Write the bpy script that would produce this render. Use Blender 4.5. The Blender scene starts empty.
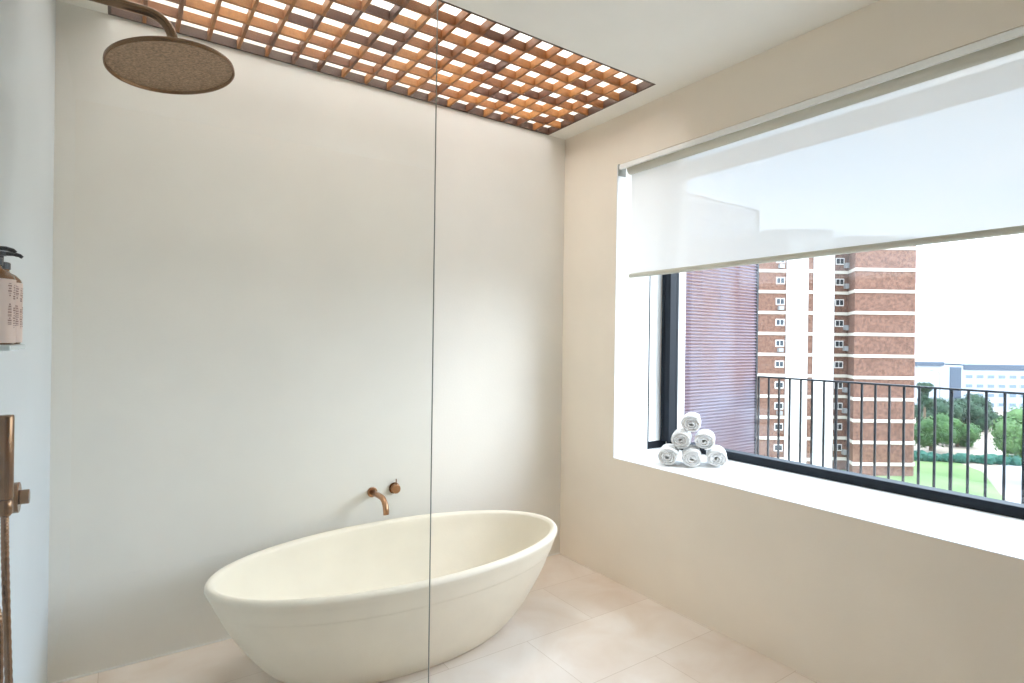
import bpy, bmesh, math, random
from mathutils import Vector, Matrix, noise
random.seed(7)
PI = math.pi
C = bpy.context.scene.collection
S = bpy.context.scene

# ------------------------------------------------------------------ materials
def mat(name, col, rough=0.6, metal=0.0, var=0.0, vscale=4.0, bump=0.0, bscale=60.0, spec=0.4, col2=None, detail=4.0):
    m = bpy.data.materials.new(name); m.use_nodes = True
    nt = m.node_tree; b = nt.nodes['Principled BSDF']
    b.inputs['Base Color'].default_value = (*col, 1); b.inputs['Roughness'].default_value = rough
    b.inputs['Metallic'].default_value = metal; b.inputs['Specular IOR Level'].default_value = spec
    tc = nt.nodes.new('ShaderNodeTexCoord')
    if var > 0 or col2:
        n = nt.nodes.new('ShaderNodeTexNoise'); n.inputs['Scale'].default_value = vscale; n.inputs['Detail'].default_value = detail
        nt.links.new(tc.outputs['Object'], n.inputs['Vector'])
        r = nt.nodes.new('ShaderNodeValToRGB'); r.color_ramp.elements[0].position = 0.3; r.color_ramp.elements[1].position = 0.7
        c2 = col2 if col2 else tuple(min(1, c * (1 + var)) for c in col)
        c1 = col if col2 else tuple(c * (1 - var) for c in col)
        r.color_ramp.elements[0].color = (*c1, 1); r.color_ramp.elements[1].color = (*c2, 1)
        nt.links.new(n.outputs['Fac'], r.inputs['Fac']); nt.links.new(r.outputs['Color'], b.inputs['Base Color'])
    if bump > 0:
        n2 = nt.nodes.new('ShaderNodeTexNoise'); n2.inputs['Scale'].default_value = bscale; n2.inputs['Detail'].default_value = 6
        nt.links.new(tc.outputs['Object'], n2.inputs['Vector'])
        bp = nt.nodes.new('ShaderNodeBump'); bp.inputs['Strength'].default_value = bump; bp.inputs['Distance'].default_value = 0.01
        nt.links.new(n2.outputs['Fac'], bp.inputs['Height']); nt.links.new(bp.outputs['Normal'], b.inputs['Normal'])
    return m

def glass_mat(name, tint=(1, 1, 1), ior=1.5):
    """thin architectural pane: clear transmission plus Fresnel reflection"""
    m = bpy.data.materials.new(name); m.use_nodes = True; nt = m.node_tree
    nt.nodes.remove(nt.nodes['Principled BSDF']); out = nt.nodes['Material Output']
    t = nt.nodes.new('ShaderNodeBsdfTransparent'); t.inputs['Color'].default_value = (*tint, 1)
    g = nt.nodes.new('ShaderNodeBsdfGlossy'); g.inputs['Roughness'].default_value = 0.0
    lw = nt.nodes.new('ShaderNodeLayerWeight'); lw.inputs['Blend'].default_value = 0.5
    pw = nt.nodes.new('ShaderNodeMath'); pw.operation = 'POWER'; pw.inputs[1].default_value = 5.0; nt.links.new(lw.outputs['Facing'], pw.inputs[0])
    f0 = 2 * ((ior - 1) / (ior + 1)) ** 2      # both faces of the pane
    f = nt.nodes.new('ShaderNodeMath'); f.operation = 'MULTIPLY_ADD'; f.inputs[1].default_value = 1 - f0; f.inputs[2].default_value = f0; nt.links.new(pw.outputs[0], f.inputs[0])
    x = nt.nodes.new('ShaderNodeMixShader')
    nt.links.new(f.outputs[0], x.inputs[0]); nt.links.new(t.outputs[0], x.inputs[1]); nt.links.new(g.outputs[0], x.inputs[2])
    nt.links.new(x.outputs[0], out.inputs[0]); return m

def fabric_mat(name, col, clear):
    m = bpy.data.materials.new(name); m.use_nodes = True; nt = m.node_tree
    nt.nodes.remove(nt.nodes['Principled BSDF']); out = nt.nodes['Material Output']
    d = nt.nodes.new('ShaderNodeBsdfDiffuse'); d.inputs[0].default_value = (*col, 1)
    l = nt.nodes.new('ShaderNodeBsdfTranslucent'); l.inputs[0].default_value = (*col, 1)
    t = nt.nodes.new('ShaderNodeBsdfTransparent')
    a = nt.nodes.new('ShaderNodeMixShader'); a.inputs[0].default_value = 0.17
    b = nt.nodes.new('ShaderNodeMixShader'); b.inputs[0].default_value = clear
    nt.links.new(d.outputs[0], a.inputs[1]); nt.links.new(l.outputs[0], a.inputs[2])
    nt.links.new(a.outputs[0], b.inputs[1]); nt.links.new(t.outputs[0], b.inputs[2])
    nt.links.new(b.outputs[0], out.inputs[0]); return m

def tile_mat():
    m = bpy.data.materials.new('stone_tile'); m.use_nodes = True; nt = m.node_tree; b = nt.nodes['Principled BSDF']
    tc = nt.nodes.new('ShaderNodeTexCoord'); mp = nt.nodes.new('ShaderNodeMapping')
    mp.inputs['Location'].default_value = (0.405, 0.35, 0)
    nt.links.new(tc.outputs['Object'], mp.inputs['Vector'])
    br = nt.nodes.new('ShaderNodeTexBrick'); br.offset = 0.5; br.squash = 1
    br.inputs['Scale'].default_value = 1; br.inputs['Brick Width'].default_value = 0.79; br.inputs['Row Height'].default_value = 0.397
    br.inputs['Mortar Size'].default_value = 0.0017; br.inputs['Mortar Smooth'].default_value = 0.1
    br.inputs['Color1'].default_value = (0.78, 0.70, 0.63, 1); br.inputs['Color2'].default_value = (0.83, 0.765, 0.70, 1)
    br.inputs['Mortar'].default_value = (0.66, 0.575, 0.49, 1)
    nt.links.new(mp.outputs[0], br.inputs['Vector'])
    n = nt.nodes.new('ShaderNodeTexNoise'); n.inputs['Scale'].default_value = 3.2; n.inputs['Detail'].default_value = 7
    n.inputs['Distortion'].default_value = 0.6
    nt.links.new(tc.outputs['Object'], n.inputs['Vector'])
    r = nt.nodes.new('ShaderNodeValToRGB'); r.color_ramp.elements[0].position = 0.32; r.color_ramp.elements[1].position = 0.68
    r.color_ramp.elements[0].color = (0.91, 0.84, 0.77, 1); r.color_ramp.elements[1].color = (1.04, 1.04, 1.04, 1)
    nt.links.new(n.outputs['Fac'], r.inputs[0])
    mx = nt.nodes.new('ShaderNodeMix'); mx.data_type = 'RGBA'; mx.blend_type = 'MULTIPLY'; mx.inputs[0].default_value = 1
    nt.links.new(br.outputs['Color'], mx.inputs[6]); nt.links.new(r.outputs[0], mx.inputs[7])
    nt.links.new(mx.outputs[2], b.inputs['Base Color'])
    b.inputs['Roughness'].default_value = 0.42; b.inputs['Specular IOR Level'].default_value = 0.4
    return m

def wood_mat(name, frame=False):
    """oiled hardwood, one tone per short block"""
    m = bpy.data.materials.new(name); m.use_nodes = True; nt = m.node_tree; b = nt.nodes['Principled BSDF']
    tc = nt.nodes.new('ShaderNodeTexCoord')
    sn = nt.nodes.new('ShaderNodeVectorMath'); sn.operation = 'SNAP'; sn.inputs[1].default_value = (0.117, 0.1235, 0.2)
    wn = nt.nodes.new('ShaderNodeTexWhiteNoise')
    nt.links.new(tc.outputs['Object'], sn.inputs[0]); nt.links.new(sn.outputs[0], wn.inputs['Vector'])
    r = nt.nodes.new('ShaderNodeValToRGB')
    e = r.color_ramp.elements
    e[0].position = 0.0; e[0].color = (0.085, 0.028, 0.013, 1)
    e[1].position = 1.0; e[1].color = (0.40, 0.175, 0.05, 1)
    k = e.new(0.4); k.color = (0.27, 0.098, 0.022, 1)
    nt.links.new(wn.outputs['Value'], r.inputs[0])
    n = nt.nodes.new('ShaderNodeTexNoise'); n.inputs['Scale'].default_value = 60; n.inputs['Detail'].default_value = 5
    nt.links.new(tc.outputs['Object'], n.inputs['Vector'])
    mx = nt.nodes.new('ShaderNodeMix'); mx.data_type = 'RGBA'; mx.blend_type = 'OVERLAY'; mx.inputs[0].default_value = 0.35
    nt.links.new(r.outputs[0], mx.inputs[6]); nt.links.new(n.outputs['Fac'], mx.inputs[7])
    if frame: b.inputs['Base Color'].default_value = (0.06, 0.025, 0.012, 1)
    else: nt.links.new(mx.outputs[2], b.inputs['Base Color'])
    b.inputs['Roughness'].default_value = 0.5
    return m

M = {}
M['wall_right'] = mat('warm_lit_plaster', (0.88, 0.80, 0.685), 0.75, var=0.025, vscale=2.5, bump=0.06, bscale=90, spec=0.25)  # warm bounce light on the window wall is put into this plaster colour
M['wall'] = mat('wall_plaster', (0.80, 0.78, 0.725), 0.75, var=0.025, vscale=2.5, bump=0.06, bscale=90, spec=0.25)
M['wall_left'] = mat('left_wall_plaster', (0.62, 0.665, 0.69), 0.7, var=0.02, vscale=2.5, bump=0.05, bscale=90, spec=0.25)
M['tan'] = mat('warm_bounce_wall', (0.66, 0.50, 0.32), 0.7, var=0.05, vscale=3)  # tan chosen so the unseen rear wall throws warm fill light forward
M['ceiling'] = mat('ceiling_plaster', (0.86, 0.84, 0.78), 0.8, var=0.02, vscale=3, bump=0.05, bscale=40, spec=0.2)
M['white'] = mat('white_paint', (0.88, 0.88, 0.87), 0.55)
M['tile'] = tile_mat()
M['stone'] = mat('cast_stone', (0.80, 0.74, 0.62), 0.55, var=0.03, vscale=6, bump=0.04, bscale=120, spec=0.35)
M['copper'] = mat('brushed_copper', (0.46, 0.26, 0.15), 0.3, 1.0, var=0.10, vscale=25)
M['copper_dark'] = mat('aged_bronze', (0.23, 0.13, 0.07), 0.22, 1.0, var=0.15, vscale=25)
M['nozzle'] = mat('nozzle_plate_bronze', (0.34, 0.225, 0.145), 0.5, 0.7, var=0.36, vscale=160, detail=1.0, bump=0.4, bscale=160)
M['wood'] = wood_mat('lattice_wood')
M['wood_dark'] = wood_mat('lattice_frame_wood', True)
M['glass'] = glass_mat('clear_glass', (0.97, 0.985, 0.975))
def glow_mat(name, col, strength):
    m = bpy.data.materials.new(name); m.use_nodes = True; b = m.node_tree.nodes['Principled BSDF']
    b.inputs['Base Color'].default_value = (0.8, 0.8, 0.8, 1); b.inputs['Emission Color'].default_value = (*col, 1); b.inputs['Emission Strength'].default_value = strength
    return m
M['opal'] = glow_mat('added_skylight_glow', (0.98, 0.985, 1.0), 2.7)  # opal glow added in place of sky daylight, to brighten the room
M['win_glass'] = glass_mat('window_glass', (0.97, 0.98, 0.98), 1.52)
M['glass_edge'] = mat('glass_edge', (0.30, 0.32, 0.29), 0.2)
M['black'] = mat('black_metal', (0.010, 0.014, 0.020), 0.5, 0.0, bump=0.05, bscale=200, spec=0.18)
M['white_metal'] = mat('white_metal', (0.93, 0.935, 0.915), 0.35)
M['grey_metal'] = mat('grey_cap', (0.35, 0.36, 0.33), 0.4)
M['fabric'] = fabric_mat('blind_fabric', (0.90, 0.905, 0.895), 0.042)
M['rail'] = mat('blind_rail_fabric', (0.60, 0.585, 0.50), 0.7)
M['towel'] = mat('towel_cotton', (0.90, 0.89, 0.87), 0.95, bump=0.9, bscale=260, spec=0.1)
M['slat'] = mat('louvre_slat', (0.115, 0.048, 0.052), 0.33, col2=(0.12, 0.10, 0.14), vscale=2.6)
M['brick'] = mat('red_brick', (0.078, 0.034, 0.021), 0.9, col2=(0.18, 0.092, 0.062), vscale=3.0, detail=8)
M['band'] = mat('cream_concrete', (0.50, 0.45, 0.38), 0.85)
M['pier'] = mat('white_render', (0.62, 0.60, 0.57), 0.85)
M['dark_glass'] = mat('dark_window_glass', (0.012, 0.018, 0.024), 0.2)
M['ac'] = mat('air_conditioner_white', (0.24, 0.24, 0.235), 0.6)
M['roofgrey'] = mat('grey_concrete', (0.2, 0.205, 0.2), 0.85)
M['lawn'] = mat('lawn_green', (0.08, 0.15, 0.035), 0.95, col2=(0.14, 0.20, 0.07), vscale=0.25)
M['sand'] = mat('sandy_soil', (0.25, 0.195, 0.14), 0.95, col2=(0.32, 0.265, 0.21), vscale=0.12)
M['path'] = mat('pale_paving', (0.27, 0.265, 0.26), 0.9, var=0.05, vscale=0.3)
M['leaf_mid'] = mat('leaf_mid_green', (0.02, 0.065, 0.014), 0.8, col2=(0.05, 0.12, 0.025), vscale=0.8)
M['leaf_dark'] = mat('leaf_dark_green', (0.010, 0.034, 0.016), 0.8, col2=(0.024, 0.06, 0.026), vscale=0.8)
M['leaf_light'] = mat('leaf_light_green', (0.06, 0.13, 0.035), 0.8, col2=(0.11, 0.19, 0.065), vscale=0.9)
M['hedge'] = mat('hedge_green', (0.01, 0.06, 0.04), 0.85, col2=(0.015, 0.09, 0.06), vscale=0.8)
M['bark'] = mat('bark', (0.12, 0.08, 0.05), 0.9)
M['office'] = mat('office_white', (0.34, 0.37, 0.41), 0.8)
M['office_win'] = mat('office_window', (0.12, 0.16, 0.20), 0.3)
M['office_roof'] = mat('office_roof_dark', (0.05, 0.07, 0.10), 0.6)
M['amber'] = mat('amber_glass', (0.20, 0.075, 0.015), 0.12, spec=0.6)
M['label'] = mat('pink_paper_label', (0.78, 0.62, 0.55), 0.6)
M['ink'] = mat('label_ink', (0.34, 0.20, 0.17), 0.7)
M['pump'] = mat('black_plastic', (0.02, 0.022, 0.028), 0.3)
M['shelf'] = mat('pale_acrylic', (0.66, 0.74, 0.76), 0.25)
M['sealant'] = mat('pale_sealant', (0.82, 0.81, 0.78), 0.6)

# ------------------------------------------------------------------ mesh helpers
def box(bm, a, b):
    v = [bm.verts.new((x, y, z)) for x in (a[0], b[0]) for y in (a[1], b[1]) for z in (a[2], b[2])]
    for f in ((0, 1, 3, 2), (4, 6, 7, 5), (0, 4, 5, 1), (2, 3, 7, 6), (0, 2, 6, 4), (1, 5, 7, 3)): bm.faces.new([v[i] for i in f])
    return v

def prism(bm, poly, z0, z1):
    lo = [bm.verts.new((x, y, z0)) for x, y in poly]; hi = [bm.verts.new((x, y, z1)) for x, y in poly]
    n = len(poly); bm.faces.new(lo[::-1]); bm.faces.new(hi)
    for i in range(n): bm.faces.new((lo[i], lo[(i + 1) % n], hi[(i + 1) % n], hi[i]))

def tube(bm, pts, r, seg=16, caps=True):
    """round tube along a polyline; r may be a list"""
    pts = [Vector(p) for p in pts]; n = len(pts); rs = r if isinstance(r, (list, tuple)) else [r] * n
    rings = []; up = None
    for i, p in enumerate(pts):
        t = (pts[min(i + 1, n - 1)] - pts[max(i - 1, 0)]).normalized()
        if up is None:
            up = Vector((0, 0, 1)) if abs(t.z) < 0.9 else Vector((1, 0, 0))
        a = (up - t * up.dot(t)).normalized(); b = t.cross(a); up = a
        rings.append([bm.verts.new(p + (a * math.cos(2 * PI * k / seg) + b * math.sin(2 * PI * k / seg)) * rs[i]) for k in range(seg)])
    for i in range(n - 1):
        for k in range(seg):
            bm.faces.new((rings[i][k], rings[i][(k + 1) % seg], rings[i + 1][(k + 1) % seg], rings[i + 1][k]))
    if caps:
        bm.faces.new(rings[0][::-1]); bm.faces.new(rings[-1])

def lathe(bm, prof, o=(0, 0, 0), seg=32):
    """revolve (r, z) about a vertical axis through o"""
    rings = []
    for r, z in prof:
        if r < 1e-6: rings.append([bm.verts.new((o[0], o[1], o[2] + z))])
        else: rings.append([bm.verts.new((o[0] + r * math.cos(2 * PI * k / seg), o[1] + r * math.sin(2 * PI * k / seg), o[2] + z)) for k in range(seg)])
    for A, B in zip(rings, rings[1:]):
        for k in range(seg):
            q = [A[k % len(A)], A[(k + 1) % len(A)], B[(k + 1) % len(B)], B[k % len(B)]]
            u = []
            for v in q:
                if v not in u: u.append(v)
            if len(u) > 2: bm.faces.new(u)

def obj(name, bm, m, parent=None, smooth=False, bevel=0.0, loc=None):
    bmesh.ops.recalc_face_normals(bm, faces=bm.faces)
    me = bpy.data.meshes.new(name); bm.to_mesh(me); bm.free()
    o = bpy.data.objects.new(name, me); C.objects.link(o)
    me.materials.append(m if not isinstance(m, str) else M[m])
    if smooth:
        for p in me.polygons: p.use_smooth = True
    if bevel:
        b = o.modifiers.new('bevel', 'BEVEL'); b.width = bevel; b.segments = 2; b.limit_method = 'ANGLE'
    if parent: o.parent = parent
    if loc: o.location = loc
    return o

def thing(name, label, cat, loc=(0, 0, 0), rz=0.0, group=None):
    o = bpy.data.objects.new(name, None); C.objects.link(o); o.empty_display_size = 0.05
    o.location = loc; o.rotation_euler = (0, 0, rz); tag(o, label, cat, group); return o

def tag(o, label, cat, group=None):
    o['label'] = label; o['category'] = cat
    if group: o['group'] = group
    return o

def struct(name, bm, m, parent=None, bevel=0.0, label=None, cat=None):
    o = obj(name, bm, m, parent, bevel=bevel)
    if not parent:
        o['kind'] = 'structure'
        o['label'] = label; o['category'] = cat
    return o

def B(): return bmesh.new()

# ------------------------------------------------------------------ room shell
ZC = 2.639; XL = -2.54; YR = -4.6; ZS = 0.694; ZW = 2.362; ZH = 2.53; ZT = 3.9
LX0, LX1, LY0 = -2.378, -0.136, -0.869      # skylight opening
bm = B(); box(bm, (XL - 0.15, YR - 0.15, -0.12), (0.0, 0.15, 0.0))
struct('floor', bm, 'tile', label='pale beige stone tile floor under the bath', cat='floor')
bm = B()
box(bm, (XL - 0.15, YR - 0.15, ZC), (0.55, LY0, ZC + 0.2)); box(bm, (LX1, LY0, ZC), (0.55, 0.0, ZC + 0.2)); box(bm, (XL - 0.15, LY0, ZC), (LX0, 0.0, ZC + 0.2))
struct('ceiling', bm, 'ceiling', label='cream plaster ceiling around the wooden skylight lattice', cat='ceiling')
bm = B(); box(bm, (XL - 0.15, 0.0, -0.12), (0.55, 0.15, ZT + 0.1))
struct('wall_back', bm, 'wall', label='plain off-white plaster wall behind the bath', cat='wall')
bm = B(); box(bm, (XL - 0.15, YR, -0.12), (XL, 0.0, ZC))
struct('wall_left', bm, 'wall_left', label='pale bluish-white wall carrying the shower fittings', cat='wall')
bm = B(); box(bm, (XL - 0.15, YR - 0.15, -0.12), (0.0, YR, ZC))
struct('wall_rear', bm, 'tan', label='unseen wall behind the camera, tan added as a warm reflector', cat='wall')
# window wall: 0.55 m thick with a splayed left reveal, then an outer recess
YO = -3.2
bm = B()
box(bm, (0, YR - 0.15, -0.12), (0.55, 0.0, ZS - 0.004))                # below the sill
box(bm, (0, YR - 0.15, ZW), (0.03, 0.0, ZC)); box(bm, (0.03, YR - 0.15, ZH), (0.55, 0.0, ZC))   # above, with a pocket for the blind
prism(bm, [(0, -0.466), (0.365, -0.386), (0.55, -0.386), (0.55, 0.0), (0, 0.0)], ZS - 0.004, ZW)
prism(bm, [(0.03, -0.4594), (0.365, -0.386), (0.55, -0.386), (0.55, 0.0), (0.03, 0.0)], ZW, ZH)
box(bm, (0, YR - 0.15, ZS - 0.004), (0.55, YO, ZW)); box(bm, (0.03, YR - 0.15, ZW), (0.55, YO, ZH))
struct('wall_right', bm, 'wall_right', label='plaster wall with the deep window opening, warm bounce light in its colour', cat='wall')
bm = B()
box(bm, (0.551, -0.20, -0.3), (0.95, 0.6, 3.3)); box(bm, (0.90, YR, 2.5), (0.95, -0.2, 2.61)); box(bm, (0.551, YR, ZH + 0.02), (0.60, -0.2, 3.3)); box(bm, (0.551, YR - 1, -0.3), (0.95, YO - 0.2, 2.5))
box(bm, (0.551, YO - 0.2, -0.3), (0.56, -0.2, 0.64))
struct('wall_exterior', bm, 'pier', label='white outer recess wall around the window', cat='wall')
# shaft above the lattice, topped by a panel whose glow is added for daylight
bm = B()
box(bm, (LX0 - 0.1, LY0 - 0.1, ZC + 0.201), (LX0, 0, ZT)); box(bm, (LX1, LY0 - 0.1, ZC + 0.201), (LX1 + 0.1, 0, ZT)); box(bm, (LX0, LY0 - 0.1, ZC + 0.201), (LX1, LY0, ZT))
struct('wall_skylight', bm, 'white', label='white shaft walls rising above the ceiling lattice', cat='wall')
w2 = None
bm = B()
for x in (LX0 - 0.1, LX1 + 0.05): box(bm, (x, LY0 - 0.1, ZT + 0.001), (x + 0.05, 0, ZT + 0.05))
for y in (LY0 - 0.1, -0.05): box(bm, (LX0 - 0.05, y, ZT + 0.001), (LX1 + 0.05, y + 0.05, ZT + 0.05))
w2 = struct('window_2', bm, 'white_metal', label='skylight panel above the wooden lattice, opal glow added to light the room', cat='skylight')
bm = B(); v = [bm.verts.new(p) for p in ((LX0 - 0.05, LY0 - 0.05, ZT + 0.02), (LX1 + 0.05, LY0 - 0.05, ZT + 0.02), (LX1 + 0.05, -0.05, ZT + 0.02), (LX0 - 0.05, -0.05, ZT + 0.02))]; bm.faces.new(v)
obj('glow_panel', bm, 'opal', w2)
# sill, reveals, sealant bead
bm = B(); prism(bm, [(-0.001, YO + 0.001), (0.549, YO + 0.001), (0.549, -0.388), (0.366, -0.388), (-0.001, -0.4675)], ZS - 0.0035, ZS)
struct('trim_1', bm, 'white', label='deep white window sill under the towels', cat='window sill')
bm = B(); prism(bm, [(0.0, -0.4665), (0.365, -0.3865), (0.365, -0.3905), (0.0, -0.4705)], ZS, ZW)
struct('trim_2', bm, 'white', label='white splayed left reveal of the window', cat='window reveal')
bm = B(); box(bm, (0.372, -0.392, ZS + 0.046), (0.47, -0.3865, ZH - 0.005))
struct('trim_3', bm, 'white_metal', label='white jamb strip beside the black window post', cat='window jamb')
bm = B(); box(bm, (0.031, YO, ZH - 0.004), (0.55, -0.386, ZH - 0.0005))
struct('trim_4', bm, 'white', label='white soffit over the window behind the blind', cat='window soffit')
bm = B(); prism(bm, [(XL, 0), (-0.0, 0), (-0.0, -0.006), (XL, -0.006)], 0.0005, 0.006)
struct('trim_5', bm, 'sealant', label='thin pale sealant line between floor and back wall', cat='sealant line')

# ------------------------------------------------------------------ window
bm = B(); box(bm, (0.53, YO, ZS), (0.60, -0.40, ZS + 0.046))
win = struct('window_1', bm, 'black', bevel=0.003, label='wide black framed window looking onto the balcony', cat='window')
bm = B(); box(bm, (0.366, -0.394, ZS + 0.0005), (0.53, -0.387, ZS + 0.045)); box(bm, (0.366, -0.394, ZS + 0.045), (0.372, -0.387, ZH - 0.005))
obj('side_track', bm, 'black', win)
bm = B(); box(bm, (0.47, -0.467, ZS + 0.046), (0.53, -0.40, ZH - 0.005)); box(bm, (0.53, -0.467, ZS + 0.046), (0.552, -0.41, ZH - 0.005)); box(bm, (0.464, -0.425, ZS + 0.046), (0.47, -0.415, ZH - 0.005))
obj('frame_post', bm, 'black', win, bevel=0.003)
bm = B(); box(bm, (0.551, YO, ZH - 0.012), (0.60, -0.40, ZH + 0.018))
obj('head_rail', bm, 'white_metal', win)
bm = B(); v = [bm.verts.new(p) for p in ((0.565, YO, ZS + 0.04), (0.565, -0.42, ZS + 0.04), (0.565, -0.42, ZH - 0.012), (0.565, YO, ZH - 0.012))]; bm.faces.new(v)
obj('pane', bm, 'win_glass', win)

# ------------------------------------------------------------------ roller blind
YB = -0.53
rb = thing('roller_blind', 'sheer white roller blind half lowered over the window', 'blind', (0.05, -1.8, 2.33))
def lp(o, *a): return [tuple(c - d for c, d in zip(p, o.location)) for p in a]
bm = B()
prof = [(-0.006, 2.331), (-0.006, 2.348), (-0.003, 2.357), (0.004, 2.361), (0.010, 2.361), (0.010, 2.331)]
for y in (YB + 0.045, YO):
    pass
lo = [bm.verts.new((x - 0.05, YB + 0.04 + 1.8, z - 2.33)) for x, z in prof]; hi = [bm.verts.new((x - 0.05, YO + 1.8, z - 2.33)) for x, z in prof]
bm.faces.new(lo); bm.faces.new(hi[::-1])
for i in range(len(prof)): bm.faces.new((lo[i], lo[(i + 1) % len(prof)], hi[(i + 1) % len(prof)], hi[i]))
obj('headrail', bm, 'white_metal', rb)
bm = B(); box(bm, lp(rb, (-0.008, YB + 0.041, 2.296))[0], lp(rb, (0.05, YB + 0.048, 2.3615))[0])
obj('end_cap', bm, 'grey_metal', rb, bevel=0.002)
bm = B(); tube(bm, [(-0.013, YB + 1.8 - 0.002, -0.006), (-0.013, YO + 1.8, -0.006)], 0.026, 24)
obj('roller_tube', bm, 'rail', rb, True)
bm = B(); v = [bm.verts.new(p) for p in lp(rb, (0.05, YB, 1.735), (0.05, YO, 1.735), (0.05, YO, 2.33), (0.05, YB, 2.33))]; bm.faces.new(v)
obj('fabric', bm, 'fabric', rb)
bm = B(); tube(bm, [(0, YB + 1.8, 1.728 - 2.33), (0, YO + 1.8, 1.728 - 2.33)], 0.0135, 16)
obj('bottom_bar', bm, 'rail', rb, True)

# ------------------------------------------------------------------ skylight lattice
la = thing('ceiling_lattice', 'brown wooden egg-crate lattice set in the ceiling skylight', 'lattice', (LX1, 0.0, ZC))
LW = LX1 - LX0; LD = -LY0; ND = 0.040
bm = B(); t = 0.012
box(bm, (-LW + 0.001, -LD + 0.001, 0.0), (-0.001, -LD + t, ND)); box(bm, (-LW + 0.001, -t, 0.0), (-0.001, -0.001, ND))
box(bm, (-t, -LD + t, 0.0), (-0.001, -t, ND)); box(bm, (-LW + 0.001, -LD + t, 0.0), (-LW + t, -t, ND))
obj('frame', bm, 'wood_dark', la)
NX, NY = 19, 7
px = (LW - t) / NX; py = (LD - t) / NY
for j in range(1, NY):
    bm = B(); y = -t / 2 - j * py
    box(bm, (-LW + t, y - 0.0065, 0.0015), (-t, y + 0.0065, ND - 0.001)); obj('long_slat', bm, 'wood', la)
for i in range(1, NX):
    bm = B(); x = -t / 2 - i * px
    box(bm, (x - 0.0065, -LD + t, 0.001), (x + 0.0065, -t, ND - 0.002)); obj('cross_slat', bm, 'wood', la)

# ------------------------------------------------------------------ bath
BX, BY, BH = -1.270, -0.480, 0.440
ba = thing('bathtub', 'oval freestanding cream stone bath standing beside the back wall', 'bathtub', (BX, BY, 0))
def catmull(P, n=6):
    out = []
    for i in range(len(P) - 1):
        p0, p1, p2, p3 = P[max(i - 1, 0)], P[i], P[i + 1], P[min(i + 2, len(P) - 1)]
        for k in range(n):
            t = k / n
            out.append(tuple(0.5 * ((2 * b) + (-a + c) * t + (2 * a - 5 * b + 4 * c - d) * t * t + (-a + 3 * b - 3 * c + d) * t ** 3) for a, b, c, d in zip(p0, p1, p2, p3)))
    out.append(P[-1]); return out
outer = catmull([(0.475, 0.205, 0.0), (0.505, 0.228, 0.010), (0.585, 0.280, 0.08), (0.655, 0.322, 0.17), (0.713, 0.355, 0.26), (0.752, 0.378, 0.340)], 6)
lipo = catmull([(0.7535, 0.3795, 0.343), (0.7565, 0.3825, 0.346), (0.775, 0.393, 0.388), (0.789, 0.401, 0.415), (0.790, 0.402, 0.428), (0.783, 0.393, 0.4385), (0.772, 0.379, 0.440), (0.762, 0.365, 0.434), (0.754, 0.357, 0.418),
                (0.735, 0.340, 0.34), (0.69, 0.305, 0.24), (0.62, 0.255, 0.15), (0.52, 0.19, 0.095), (0.36, 0.12, 0.075), (0.18, 0.06, 0.07)], 5)
prof = outer + lipo
bm = B(); seg = 128; rings = []
for a, b, z in prof:
    rings.append([bm.verts.new((a * math.cos(2 * PI * k / seg), b * math.sin(2 * PI * k / seg), z)) for k in range(seg)])
for A, Bq in zip(rings, rings[1:]):
    for k in range(seg): bm.faces.new((A[k], A[(k + 1) % seg], Bq[(k + 1) % seg], Bq[k]))
bm.faces.new(rings[0][::-1]); bm.faces.new(rings[-1])
obj('basin', bm, 'stone', ba, True)
bm = B(); lathe(bm, [(0, 0.078), (0.03, 0.078), (0.034, 0.074), (0.034, 0.068), (0, 0.068)])
obj('drain', bm, 'copper', ba, True)

# ------------------------------------------------------------------ bath spout and mixer knob on the back wall
sp = thing('bath_spout', 'copper spout curving out of the back wall over the bath', 'tap', (-1.25, 0, 0.566))
bm = B(); tube(bm, [(0, 0.001, 0), (0, -0.010, 0)], 0.0255, 32); obj('wall_plate', bm, 'copper', sp, False, 0.002)
pts = [(0.0, -0.010, 0), (0.0, -0.09, 0.003)]
for k in range(0, 9):
    a = k / 8 * 1.42; pts.append((0.0, -0.125 - 0.062 * math.sin(a), 0.003 - 0.05 * (1 - math.cos(a))))
pts.append((0.0, -0.192, -0.068))
bm = B(); tube(bm, pts, 0.0142, 20); obj('spout', bm, 'copper', sp, True)
kn = thing('bath_mixer', 'small round copper mixer knob right of the bath spout', 'tap', (-1.13, 0, 0.571))
bm = B(); tube(bm, [(0, 0.001, 0), (0, -0.006, 0)], 0.029, 32); obj('wall_plate', bm, 'copper_dark', kn, False, 0.0015)
bm = B(); tube(bm, [(0, -0.006, 0), (0, -0.034, 0)], 0.0235, 32); obj('knob', bm, 'copper', kn, False, 0.003)
bm = B(); tube(bm, [(0, -0.026, 0.022), (0, -0.026, 0.052)], 0.0032, 12); obj('lever', bm, 'copper_dark', kn, True)

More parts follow.
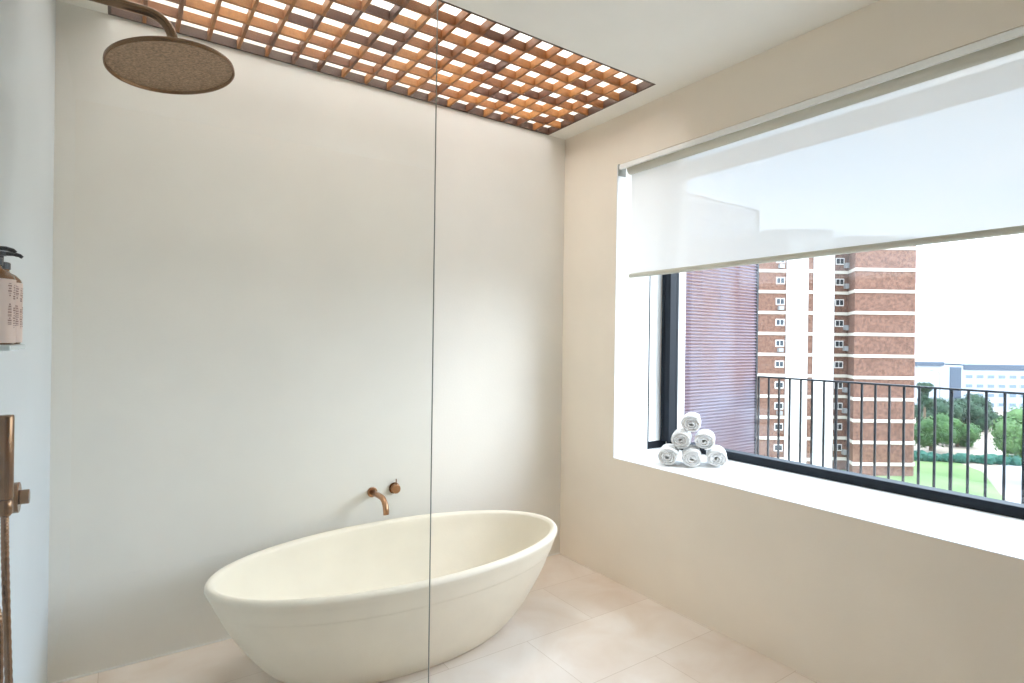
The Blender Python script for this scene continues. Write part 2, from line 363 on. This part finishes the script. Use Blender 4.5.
# ------------------------------------------------------------------ rain shower
HX, HY, HZ = -2.213, -1.053, 2.054
rs = thing('rain_shower', 'large round bronze rain shower head on a wall arm', 'shower head', (XL, HY, 2.19))
o = (HX - XL, 0, HZ - 2.19)
TILT = Matrix.Translation(o) @ Vector((0, 0, -1)).rotation_difference(Vector((0.1415, -0.066, -1)).normalized()).to_matrix().to_4x4()
bm = B(); lathe(bm, [(0, 0.018), (0.03, 0.018), (0.144, 0.015), (0.149, 0.012), (0.150, 0.008), (0.150, 0.001), (0.1492, 0.0), (0.1468, 0.0), (0.146, 0.001), (0.146, 0.009), (0, 0.009)], seg=96); bm.transform(TILT); obj('head', bm, 'copper_dark', rs, True)
bm = B(); lathe(bm, [(0, 0.0075), (0.1435, 0.0075), (0.1457, 0.0088), (0, 0.0088)], seg=96); bm.transform(TILT); obj('nozzle_plate', bm, 'nozzle', rs)
d = HX - XL; pts = [(0.004, 0, 0), (d - 0.06, 0, 0)]
for k in range(1, 9):
    a = k / 8 * PI / 2; pts.append((d - 0.06 + 0.06 * math.sin(a), 0, -0.06 * (1 - math.cos(a))))
pts.append((d, 0, HZ - 2.19 + 0.014))
bm = B(); tube(bm, pts, 0.0125, 20); obj('arm', bm, 'copper_dark', rs, True)
bm = B(); tube(bm, [(-0.001, 0, 0), (0.009, 0, 0)], 0.03, 32); obj('wall_plate', bm, 'copper_dark', rs)
bm = B(); tube(bm, [(d, 0, o[2] + 0.012), (d, 0, o[2] + 0.034)], 0.0185, 24); obj('collar', bm, 'copper_dark', rs)

# ------------------------------------------------------------------ hand shower on the left wall
hx, hy = -2.4915, -1.395
hs = thing('hand_shower', 'slim copper hand shower hanging on the left wall with its hose', 'hand shower', (XL, hy, 1.12))
q = hx - XL
bm = B(); tube(bm, [(q, 0, 0.079), (q, 0, 0.076), (q, 0, -0.076), (q, 0, -0.078)], [0.0112, 0.0122, 0.0122, 0.0112], 24); obj('handset', bm, 'copper_dark', hs, True)
bm = B(); tube(bm, [(q, 0, -0.078), (q, 0, -0.080), (q, 0, -0.104), (q, 0, -0.110)], [0.010, 0.0118, 0.0118, 0.008], 24); obj('hose_nut', bm, 'copper_dark', hs, True)
bm = B(); tube(bm, [(0.0005, 0, -0.02), (q - 0.008, 0, -0.02)], 0.008, 16); tube(bm, [(0.0005, 0, -0.02), (0.006, 0, -0.02)], 0.02, 24); obj('bracket', bm, 'copper_dark', hs)
key = [(q, 0, -0.108), (q + 0.001, 0.004, -0.20), (q + 0.006, 0.012, -0.40), (q + 0.012, 0.02, -0.60), (q + 0.012, 0.0, -0.74), (q + 0.004, -0.04, -0.79), (q - 0.001, -0.05, -0.72), (q - 0.002, -0.03, -0.52), (q - 0.004, -0.02, -0.30), (q - 0.02, -0.02, -0.26), (0.02, -0.02, -0.245)]
pts = catmull(key, 22)
rad = [0.0058 + 0.0007 * (i % 2) for i in range(len(pts))]
bm = B(); tube(bm, pts, rad, 12); obj('hose', bm, 'copper_dark', hs)
bm = B(); tube(bm, [(0.0005, -0.02, -0.245), (0.022, -0.02, -0.245)], 0.0085, 16); tube(bm, [(0.0005, -0.02, -0.245), (0.006, -0.02, -0.245)], 0.018, 24); obj('hose_outlet', bm, 'copper_dark', hs)

sv = thing('shower_valve', 'copper shower valve knob on the left wall beside the hand shower', 'tap', (XL, -0.93, 0.941))
bm = B(); tube(bm, [(-0.001, 0, 0), (0.017, 0, 0)], 0.038, 32); obj('wall_plate', bm, 'copper_dark', sv, False, 0.002)
bm = B(); tube(bm, [(0.017, 0, 0), (0.036, 0, 0)], 0.018, 28); obj('knob', bm, 'copper_dark', sv, False, 0.002)

# ------------------------------------------------------------------ soap bottles and their shelf
sh = thing('bottle_shelf', 'small pale wall shelf under the soap bottles', 'shelf', (XL, -1.43, 1.322))
bm = B(); box(bm, (0.0005, -0.10, 0), (0.07, 0.085, 0.010)); obj('shelf_board', bm, 'shelf', sh, False, 0.003)
bm = B(); box(bm, (0.0005, -0.10, 0.010), (0.004, 0.085, 0.03)); obj('back_strip', bm, 'shelf', sh)
def bottle(y, label):
    t = thing('soap_bottle', label, 'bottle', (XL + 0.037, y, 1.332), 0, 'soap bottles on the wall shelf')
    R = 0.0315
    bm = B(); lathe(bm, [(0, 0.0005), (R - 0.003, 0.0005), (R, 0.004), (R, 0.114), (R - 0.002, 0.121), (R - 0.009, 0.129), (0.014, 0.134), (0.0125, 0.137), (0.0125, 0.140), (0, 0.140)], seg=40); obj('body', bm, 'amber', t, True)
    bm = B(); n = 40
    ra = R + 0.0005; A = []; Bq = []
    for k in range(n): A.append(bm.verts.new((ra * math.cos(2 * PI * k / n), ra * math.sin(2 * PI * k / n), 0.003))); Bq.append(bm.verts.new((ra * math.cos(2 * PI * k / n), ra * math.sin(2 * PI * k / n), 0.115)))
    for k in range(n): bm.faces.new((A[k], A[(k + 1) % n], Bq[(k + 1) % n], Bq[k]))
    lab = obj('paper_label', bm, 'label', t, True)
    # sideways lettering on the label: two columns of small strokes, too small to read in the photograph
    bm = B(); rr = random.Random(3)
    for col, (ang, z0, z1) in enumerate(((-0.62, 0.035, 0.070), (-0.62, 0.085, 0.108), (-0.30, 0.030, 0.066), (-0.30, 0.080, 0.106), (-0.06, 0.033, 0.072), (-0.06, 0.088, 0.105))):
        z = z0
        while z < z1:
            hgt = rr.choice((0.0012, 0.0018, 0.0026)); w = rr.choice((0.05, 0.08, 0.11)); rad_ = R + 0.0009
            vs = [bm.verts.new((rad_ * math.cos(a), rad_ * math.sin(a), zz)) for a, zz in ((ang - w, z), (ang + w, z), (ang + w, z + hgt), (ang - w, z + hgt))]
            bm.faces.new(vs); z += hgt + rr.choice((0.0012, 0.002))
    obj('lettering', bm, 'ink', lab)
    pu = B(); lathe(pu, [(0, 0.140), (0.0145, 0.140), (0.0145, 0.151), (0.013, 0.153), (0.0045, 0.153), (0.0045, 0.165), (0.0085, 0.165), (0.0085, 0.173), (0, 0.174)], seg=24)
    p = obj('pump', pu, 'pump', t)
    bm = B(); tube(bm, [(0.0, 0, 0.1695), (0.018, 0, 0.1698), (0.027, 0, 0.1675), (0.031, 0, 0.164)], [0.0042, 0.004, 0.0036, 0.003], 12); obj('nozzle', bm, 'pump', p, True)
    return t
bottle(-1.387, 'amber soap bottle with pump, the one behind on the wall shelf')
bottle(-1.468, 'amber soap bottle with pump, nearer one cut by the photo edge')

# ------------------------------------------------------------------ glass shower screen
GY = -1.75; GE = -1.787
gp = thing('shower_screen', 'clear fixed glass shower screen standing in front of the bath', 'glass screen', ((XL + GE) / 2, GY, 0))
hw = (GE - XL) / 2
bm = B(); v = [bm.verts.new(p) for p in ((-hw + 0.001, 0, 0.012), (hw - 0.001, 0, 0.012), (hw - 0.001, 0, 2.4), (-hw + 0.001, 0, 2.4))]; bm.faces.new(v)
obj('pane', bm, 'glass', gp)
bm = B(); box(bm, (hw - 0.001, -0.0018, 0.012), (hw, 0.0018, 2.4)); e = obj('polished_edge', bm, 'glass_edge', gp)
bm = B(); box(bm, (-hw + 0.001, -0.009, 0.0005), (hw, 0.009, 0.012)); obj('floor_channel', bm, 'copper_dark', gp)
bm = B(); box(bm, (-hw + 0.0005, -0.009, 0.012), (-hw + 0.012, 0.009, 2.4)); obj('wall_channel', bm, 'copper_dark', gp)

# ------------------------------------------------------------------ towels: six rolls in a 3-2-1 pyramid
TR = 0.059; TL = 0.18
def towel_mesh(seed):
    rr = random.Random(seed); bm = B(); turns = 3.3; n = 150; r0 = 0.008; r1 = TR - 0.0058; th = 0.0058
    L = 18; sect = []
    for j in range(L + 1):
        s = j / L; x = (s - 0.5) * TL
        e = 1 - 0.055 * (max(0, abs(s - 0.5) - 0.42) / 0.08) ** 2
        ring_o, ring_i = [], []
        for i in range(n + 1):
            t = i / n; a = t * turns * 2 * PI
            nz = noise.noise(Vector((a * 0.9 + seed * 7, s * 3, 0))) * 0.0012 + noise.noise(Vector((a * 3 + seed, s * 12, 5))) * 0.0007
            r = (r0 + (r1 - r0) * t + nz) * e
            xx = x + 0.004 * noise.noise(Vector((a * 0.7, seed * 3.1, 2))) * (1 if j in (0, L) else 0.3)
            thk = th * (1 - 0.75 * max(0, (t - 0.985) / 0.015))
            for ring, q in ((ring_o, thk), (ring_i, -thk)):
                ring.append(bm.verts.new((xx + (0.0 if abs(s - 0.5) < 0.5 else -0.002 * (1 if s > 0.5 else -1)), (r + q) * math.cos(a), (r + q) * math.sin(a) * 0.97)))
        sect.append((ring_o, ring_i))
    for (o1, i1), (o2, i2) in zip(sect, sect[1:]):
        for k in range(n):
            bm.faces.new((o1[k], o1[k + 1], o2[k + 1], o2[k])); bm.faces.new((i1[k], i2[k], i2[k + 1], i1[k + 1]))
        bm.faces.new((o1[0], o2[0], i2[0], i1[0])); bm.faces.new((o1[n], i1[n], i2[n], o2[n]))
    for o1, i1 in (sect[0], sect[-1]):
        for k in range(n): bm.faces.new((o1[k], i1[k], i1[k + 1], o1[k + 1]))
    return bm
AZ = math.radians(37); ax = Vector((math.cos(AZ), math.sin(AZ), 0)); pr = Vector((math.sin(AZ), -math.cos(AZ), 0))
P1 = Vector((0.082, -0.795, 0)); pit = 0.1215
spots = [  # offset across, push back, row height, label
    (-0.03, 0.00, 0, 'white rolled towel at the left end of the bottom row on the sill'),
    (0.98, 0.0, 0, 'white rolled towel in the middle of the bottom row, spiral end showing'),
    (1.97, 0.06, 0, 'white rolled towel at the right end of the bottom row by the glass'),
    (0.47, 0.05, 1, 'white rolled towel in the second row, left of its pair'),
    (1.47, 0.06, 1, 'white rolled towel in the second row, right of its pair'),
    (0.93, 0.07, 2, 'single white rolled towel topmost of the pyramid on the sill')]
for i, (u, back, row, lab) in enumerate(spots):
    bm = towel_mesh(i + 1)
    o = obj('rolled_towel', bm, 'towel', None, True)
    c = P1 + pr * (pit * u) + ax * (back + TL / 2)
    o.location = (c.x, c.y, ZS + TR * 0.845 - 0.0005 + row * 0.0865)
    o.rotation_euler = (0, 0, AZ + random.uniform(-0.03, 0.03))
    o.scale = (1, 1, 0.845)
    tag(o, lab, 'towel', 'rolled towels on the window sill')
    o.data.transform(Matrix.Rotation(random.uniform(0, 6.28), 4, 'X'))

# ------------------------------------------------------------------ balcony
bm = B(); box(bm, (0.561, YO - 1.2, -0.32), (2.0, 0.6, -0.10)); struct('floor_balcony', bm, 'roofgrey', label='concrete balcony slab outside the window', cat='balcony floor')
rl = thing('balcony_railing', 'black metal balcony railing with upright bars outside the window', 'railing', (1.9, -0.18, -0.1))
bm = B(); box(bm, (-0.02, -4.0, 1.186), (0.02, 0.004, 1.198)); obj('top_rail', bm, 'black', rl)
bm = B(); box(bm, (-0.012, -4.0, 0.06), (0.012, 0.0, 0.08)); obj('bottom_rail', bm, 'black', rl)
for k in range(0, 42):
    y = 0.017 - 0.0085 - 0.0856 * k; r = 0.0045
    bm = B(); wd = 0.0085 if k % 8 == 7 else 0.0062
    box(bm, (-0.006, y - wd, 0.0 if k % 8 == 7 else 0.08), (0.006, y + wd, 1.186)); obj('baluster', bm, 'black', rl)
ls = thing('louvre_screen', 'reddish slatted screen closing the left side of the balcony', 'screen', (0.955, -0.16, -0.1))
bm = B()
z = 0.05
while z < 2.495:
    v = box(bm, (0.0, -0.014, z), (0.90, -0.010, z + 0.003))
    lift = 0.0165
    box(bm, (0.0, -0.0125, z + 0.003), (0.90, -0.0105, z + 0.003 + lift))
    for k in list(bm.verts)[-8:]:
        if k.co.z > z + 0.004: k.co.y += 0.012
    z += 0.0238
obj('slats', bm, 'slat', ls)
bm = B(); box(bm, (0.90, -0.014, 0.0), (0.922, 0.010, 2.515)); obj('end_post', bm, 'black', ls)
for x in (0.002, 0.23, 0.46, 0.69):
    bm = B(); box(bm, (x, 0.004, 0.0), (x + 0.008, 0.010, 2.51)); obj('upright', bm, 'slat', ls)
bm = B(); box(bm, (0.0, -0.014, 2.515), (0.922, 0.010, 2.525)); obj('cap_rail', bm, 'slat', ls)

# ------------------------------------------------------------------ outside: ground
GZ = -15.5; YAW = -0.6010
FW = Vector((0.5655, 0.8248, 0)); RT = Vector((0.8248, -0.5655, 0)); EYE = Vector((-2.3125, -2.8026, 0))
def site(ahead, across, z=0.0):
    """a point of the street plan: metres ahead of and across from the flat"""
    p = EYE + FW * ahead + RT * across; return Vector((p.x, p.y, z))
bm = B(); v = [bm.verts.new(site(a, c, GZ)) for a, c in ((-60, -300), (-60, 400), (900, 900), (900, -600))]; bm.faces.new(v)
struct('ground', bm, 'sand', label='sandy ground far below beyond the balcony railing', cat='ground')
def patch(name, pts, m, dz, lab, cat):
    bm = B(); prism(bm, [tuple(site(a, c))[:2] for a, c in pts], GZ - 0.1, GZ + dz); return struct(name, bm, m, label=lab, cat=cat)
patch('lawn', [(60, 30), (60, 53), (77, 64), (86, 66), (86, 50), (80, 30)], 'lawn', 0.05, 'green lawn beside the brick tower', 'lawn')
patch('path', [(40, 20), (40, 60), (72, 78), (84, 74), (77, 64.2), (60, 53.2), (58, 20)], 'path', 0.04, 'pale paved path past the lawn', 'path')

# ------------------------------------------------------------------ outside: brick tower
bd = thing('apartment_tower', 'tall red brick apartment tower with cream floor bands', 'building', site(76, 32.84, GZ), YAW)
FH = 2.80; NF = 14; Z0 = 1.55     # band spacing
def zb(k): return Z0 + FH * k
TOP = 15.1 + 15.5
bm = B(); box(bm, (-16, 0, 0), (3.8, 8, TOP)); box(bm, (6.66, -0.1, 0), (7.4, 8, TOP)); box(bm, (10.1, 0.8, 0), (12.7, 8, TOP))
obj('brick_wall', bm, 'brick', bd)
bm = B(); prism(bm, [(12.56, 0.8), (11.55, -2.5), (19.3, -2.5), (19.8, -2.0), (19.8, 8), (12.56, 8)], 0, TOP)
obj('brick_wing', bm, 'brick', bd)
for a, b in ((3.82, 6.65), (7.4, 10.15)):
    bm = B(); box(bm, (a, -0.25, 0), (b, 8, TOP + 0.6)); obj('white_pier', bm, 'pier', bd)
for k in range(0, 11):
    z = zb(k)
    for a, b in (((-0.4, -0.12, z - 0.2), (3.81, 0.0, z + 0.2)), ((6.66, -0.2, z - 0.2), (7.4, -0.1, z + 0.2)), ((10.1, 0.62, z - 0.2), (12.5, 0.8, z + 0.2))):
        bm = B(); box(bm, a, b); obj('floor_band', bm, 'band', bd)
    bm = B(); prism(bm, [(12.5, 0.8), (11.42, -2.62), (19.35, -2.62), (19.92, -2.05), (19.92, 0.8)], z - 0.2, z + 0.2); obj('floor_band', bm, 'band', bd)
for k in range(0, 10):
    for x, y, wdt in ((2.45, 0.0, 1.15), (10.85, 0.8, 1.15)):
        z = zb(k) + 1.05
        bm = B(); box(bm, (x, y - 0.06, z), (x + wdt, y, z + 0.9)); f = obj('window', bm, 'pier', bd)
        bm = B(); box(bm, (x + 0.1, y - 0.08, z + 0.12), (x + wdt * 0.5 - 0.04, y - 0.06, z + 0.8)); box(bm, (x + wdt * 0.5 + 0.04, y - 0.08, z + 0.12), (x + wdt - 0.1, y - 0.06, z + 0.8)); obj('pane', bm, 'dark_glass', f)
    if k % 3 != 1:
        bm = B(); box(bm, (11.95, 0.2, zb(k) + 0.6), (12.4, 0.8, zb(k) + 1.25)); obj('air_conditioner', bm, 'ac', bd)
    if k in (2, 5, 7, 9):
        bm = B(); box(bm, (2.7, -0.5, zb(k) + 0.35), (3.35, 0.0, zb(k) + 0.85)); obj('air_conditioner', bm, 'ac', bd)
bm = B(); box(bm, (-16, -0.3, TOP), (3.8, 8, TOP + 0.5)); box(bm, (10.15, -2.7, TOP), (20, 8, TOP + 0.5)); obj('roof_parapet', bm, 'roofgrey', bd)
bm = B(); prism(bm, [(1.7, 1.0), (10.0, 1.0), (10.0, 7), (1.7, 7)], TOP, TOP + 2.0)
v = [vv for vv in bm.verts if vv.co.z > TOP + 1]
for vv in v: vv.co.x += (0.9 if vv.co.x > 5 else -0.1)
obj('roof_plant_room', bm, 'roofgrey', bd)

# ------------------------------------------------------------------ outside: far buildings
of = thing('office_block', 'long white office block with a dark roof beyond the trees', 'building', site(150, 116, GZ), YAW)
bm = B(); box(bm, (3, 0, 0), (40, 14, 12.0)); obj('wall', bm, 'office', of)
bm = B(); box(bm, (0.2, 0, 0), (3.0, 1.5, 11.5)); obj('stair_tower', bm, 'office_roof', of)
bm = B(); box(bm, (3.5, -0.3, 10.9), (40, 14, 12.3)); obj('roof', bm, 'office_roof', of)
bm = B(); box(bm, (2.9, 0, 12.31), (40, 14, 13.1)); obj('roof_edge', bm, 'office', of)
for fl in range(4):
    for k in range(9):
        bm = B(); x = 4.0 + k * 2.9; z = 1.2 + fl * 2.45; box(bm, (x, -0.12, z), (x + 2.0, 0.0, z + 1.15)); f = obj('window', bm, 'office', of)
        bm = B(); box(bm, (x + 0.15, -0.16, z + 0.15), (x + 1.85, -0.12, z + 1.0)); obj('pane', bm, 'office_win', f)
lo_ = thing('low_building', 'low white building with a flat dark roof beside the brick tower', 'building', site(140, 100.2, GZ), YAW)
bm = B(); box(bm, (0, 0, 0), (7.9, 3, 12.2)); obj('wall', bm, 'office', lo_)
bm = B(); box(bm, (-0.5, -0.5, 12.2), (6.2, 3, 13.1)); obj('roof', bm, 'office_roof', lo_)
pl = thing('street_lamp', 'tall thin street lamp post above the trees', 'street lamp', site(118, 89.2, GZ))
bm = B(); tube(bm, [(0, 0, 0), (0, 0, 11.0), (-0.3, 0.2, 11.6), (-1.0, 0.7, 11.9)], [0.13, 0.09, 0.08, 0.07], 10); obj('post', bm, 'ac', pl, True)
bm = B(); tube(bm, [(-0.9, 0.6, 11.88), (-1.7, 1.2, 11.95)], [0.16, 0.1], 10); obj('lamp_head', bm, 'ac', pl, True)

# ------------------------------------------------------------------ outside: trees and hedge
def tree(name, lab, ahead, across, h, r, m, seed, squash=0.85, n=9, group='trees beyond the railing'):
    t = thing(name, lab, 'tree', site(ahead, across, GZ), 0, group)
    rr = random.Random(seed)
    bm = B(); tube(bm, [(0, 0, 0), (rr.uniform(-.2, .2), 0, h * 0.3), (rr.uniform(-.4, .4), rr.uniform(-.4, .4), h * 0.7)], [0.3, 0.24, 0.1], 8); obj('trunk', bm, 'bark', t, True)
    bm = B()
    for k in range(n):
        a = rr.uniform(0, 2 * PI); d = r * math.sqrt(rr.random()) * 0.62; rz = rr.uniform(-0.5, 0.5) * r * squash
        s = r * rr.uniform(0.38, 0.6) * (1 - 0.3 * abs(rz) / (r * squash + 1e-6))
        c = Vector((d * math.cos(a), d * math.sin(a), h - r * squash * 1.15 + rz))
        for f in range(340):
            dr = Vector((rr.gauss(0, 1), rr.gauss(0, 1), rr.gauss(0, 1))).normalized()
            p = c + dr * s * rr.uniform(0.72, 1.06); q = s * rr.uniform(0.07, 0.14)
            u = dr.orthogonal().normalized(); w = dr.cross(u); th = rr.uniform(0, 6.28)
            u, w = u * math.cos(th) + w * math.sin(th) + dr * rr.uniform(-.5, .5), w * math.cos(th) - u * math.sin(th) + dr * rr.uniform(-.5, .5)
            bm.faces.new([bm.verts.new(p + u * q), bm.verts.new(p + w * q * 0.7), bm.verts.new(p - u * q), bm.verts.new(p - w * q * 0.7)])
        bmesh.ops.create_icosphere(bm, subdivisions=2, radius=s * 0.8, matrix=Matrix.Translation(c))
    obj('crown', bm, m, t)
    return t
tree('leafy_tree', 'rounded mid green tree right against the brick tower edge', 92, 68.2, 7.8, 3.7, 'leaf_mid', 11, 1.1, 12)
tree('leafy_tree', 'mid green tree in front of the dark ones, right of the tower', 96, 75.6, 6.0, 3.1, 'leaf_mid', 12, 1.05, 11)
tree('slender_tree', 'thin dark upright tree just beside the tower edge', 100, 73.0, 12.4, 1.5, 'leaf_dark', 13, 2.4, 18)
tree('leafy_tree', 'dark green spreading tree below the street lamp', 112, 85.0, 8.8, 4.6, 'leaf_dark', 14, 1.0, 13)
tree('leafy_tree', 'dark green tree in front of the white office block', 116, 94.2, 8.6, 4.4, 'leaf_dark', 15, 1.0, 13)
tree('leafy_tree', 'smaller dark tree at the right of the dark clump', 122, 102.5, 6.4, 3.2, 'leaf_dark', 16, 1.0, 10)
tree('feathery_tree', 'light green feathery tree at the right photo edge', 70, 64.3, 11.2, 3.9, 'leaf_light', 17, 1.3, 16)
hd = thing('hedge', 'low dark teal green hedge beyond the lawn', 'hedge', site(84, 68, GZ), YAW)
bm = B(); rr = random.Random(5)
for k in range(26):
    c = Vector((-8.5 + k * 0.72, -0.12 * k + rr.uniform(-.3, .3), 0.55)); s = rr.uniform(0.6, 0.95)
    bmesh.ops.create_icosphere(bm, subdivisions=2, radius=s, matrix=Matrix.Translation(c))
for v in bm.verts:
    v.co += Vector((rr.gauss(0, .07), rr.gauss(0, .07), rr.gauss(0, .07))); v.co.z = max(v.co.z, 0.0)
obj('foliage', bm, 'hedge', hd)

# ------------------------------------------------------------------ sky and light
w = bpy.data.worlds.new('sky'); S.world = w; w.use_nodes = True; nt = w.node_tree
bg = nt.nodes['Background']
tc = nt.nodes.new('ShaderNodeTexCoord'); mp = nt.nodes.new('ShaderNodeMapping'); mp.inputs['Scale'].default_value = (1, 1, 2.4)
nt.links.new(tc.outputs['Generated'], mp.inputs['Vector'])
n = nt.nodes.new('ShaderNodeTexNoise'); n.inputs['Scale'].default_value = 2.6; n.inputs['Detail'].default_value = 7; n.inputs['Roughness'].default_value = 0.55
nt.links.new(mp.outputs[0], n.inputs['Vector'])
r = nt.nodes.new('ShaderNodeValToRGB'); r.color_ramp.elements[0].position = 0.38; r.color_ramp.elements[1].position = 0.62
r.color_ramp.elements[0].color = (0.50, 0.72, 1.0, 1); r.color_ramp.elements[1].color = (0.88, 0.95, 1.0, 1)
nt.links.new(n.outputs['Fac'], r.inputs[0]); nt.links.new(r.outputs[0], bg.inputs['Color'])
bg.inputs['Strength'].default_value = 3.0

sun = bpy.data.lights.new('hazy_sun', 'SUN'); sun.energy = 1.0; sun.angle = math.radians(45); sun.color = (0.97, 0.98, 1.0)
so = bpy.data.objects.new('hazy_sun', sun); C.objects.link(so); so.location = (20, -12, 14)
so.rotation_euler = Vector((0.5, -0.8, 0.35)).to_track_quat('Z', 'Y').to_euler()

# ------------------------------------------------------------------ camera
cam = bpy.data.cameras.new('camera'); co = bpy.data.objects.new('camera', cam); C.objects.link(co)
cam.sensor_width = 36; cam.lens = 566.983 / 1024 * 36; cam.clip_start = 0.02; cam.clip_end = 3000
R_ = Vector((0.824700283, -0.565411211, 0.0134016726)); U_ = Vector((-0.0107343187, 0.00804347550, 0.999910034)); F_ = Vector((0.565468140, 0.824769946, -0.000564152398))
co.matrix_world = Matrix(((R_.x, U_.x, -F_.x, -2.31246284), (R_.y, U_.y, -F_.y, -2.80264601), (R_.z, U_.z, -F_.z, 1.35), (0, 0, 0, 1)))
S.camera = co
vs = S.view_settings; vs.view_transform = 'Standard'; vs.look = 'None'; vs.exposure = 1.43; vs.gamma = 1.0; vs.use_curve_mapping = False
S.cycles.use_denoising = True; S.cycles.max_bounces = 16; S.cycles.diffuse_bounces = 10; S.cycles.transparent_max_bounces = 16; S.cycles.glossy_bounces = 6
S.cycles.caustics_reflective = False; S.cycles.caustics_refractive = False
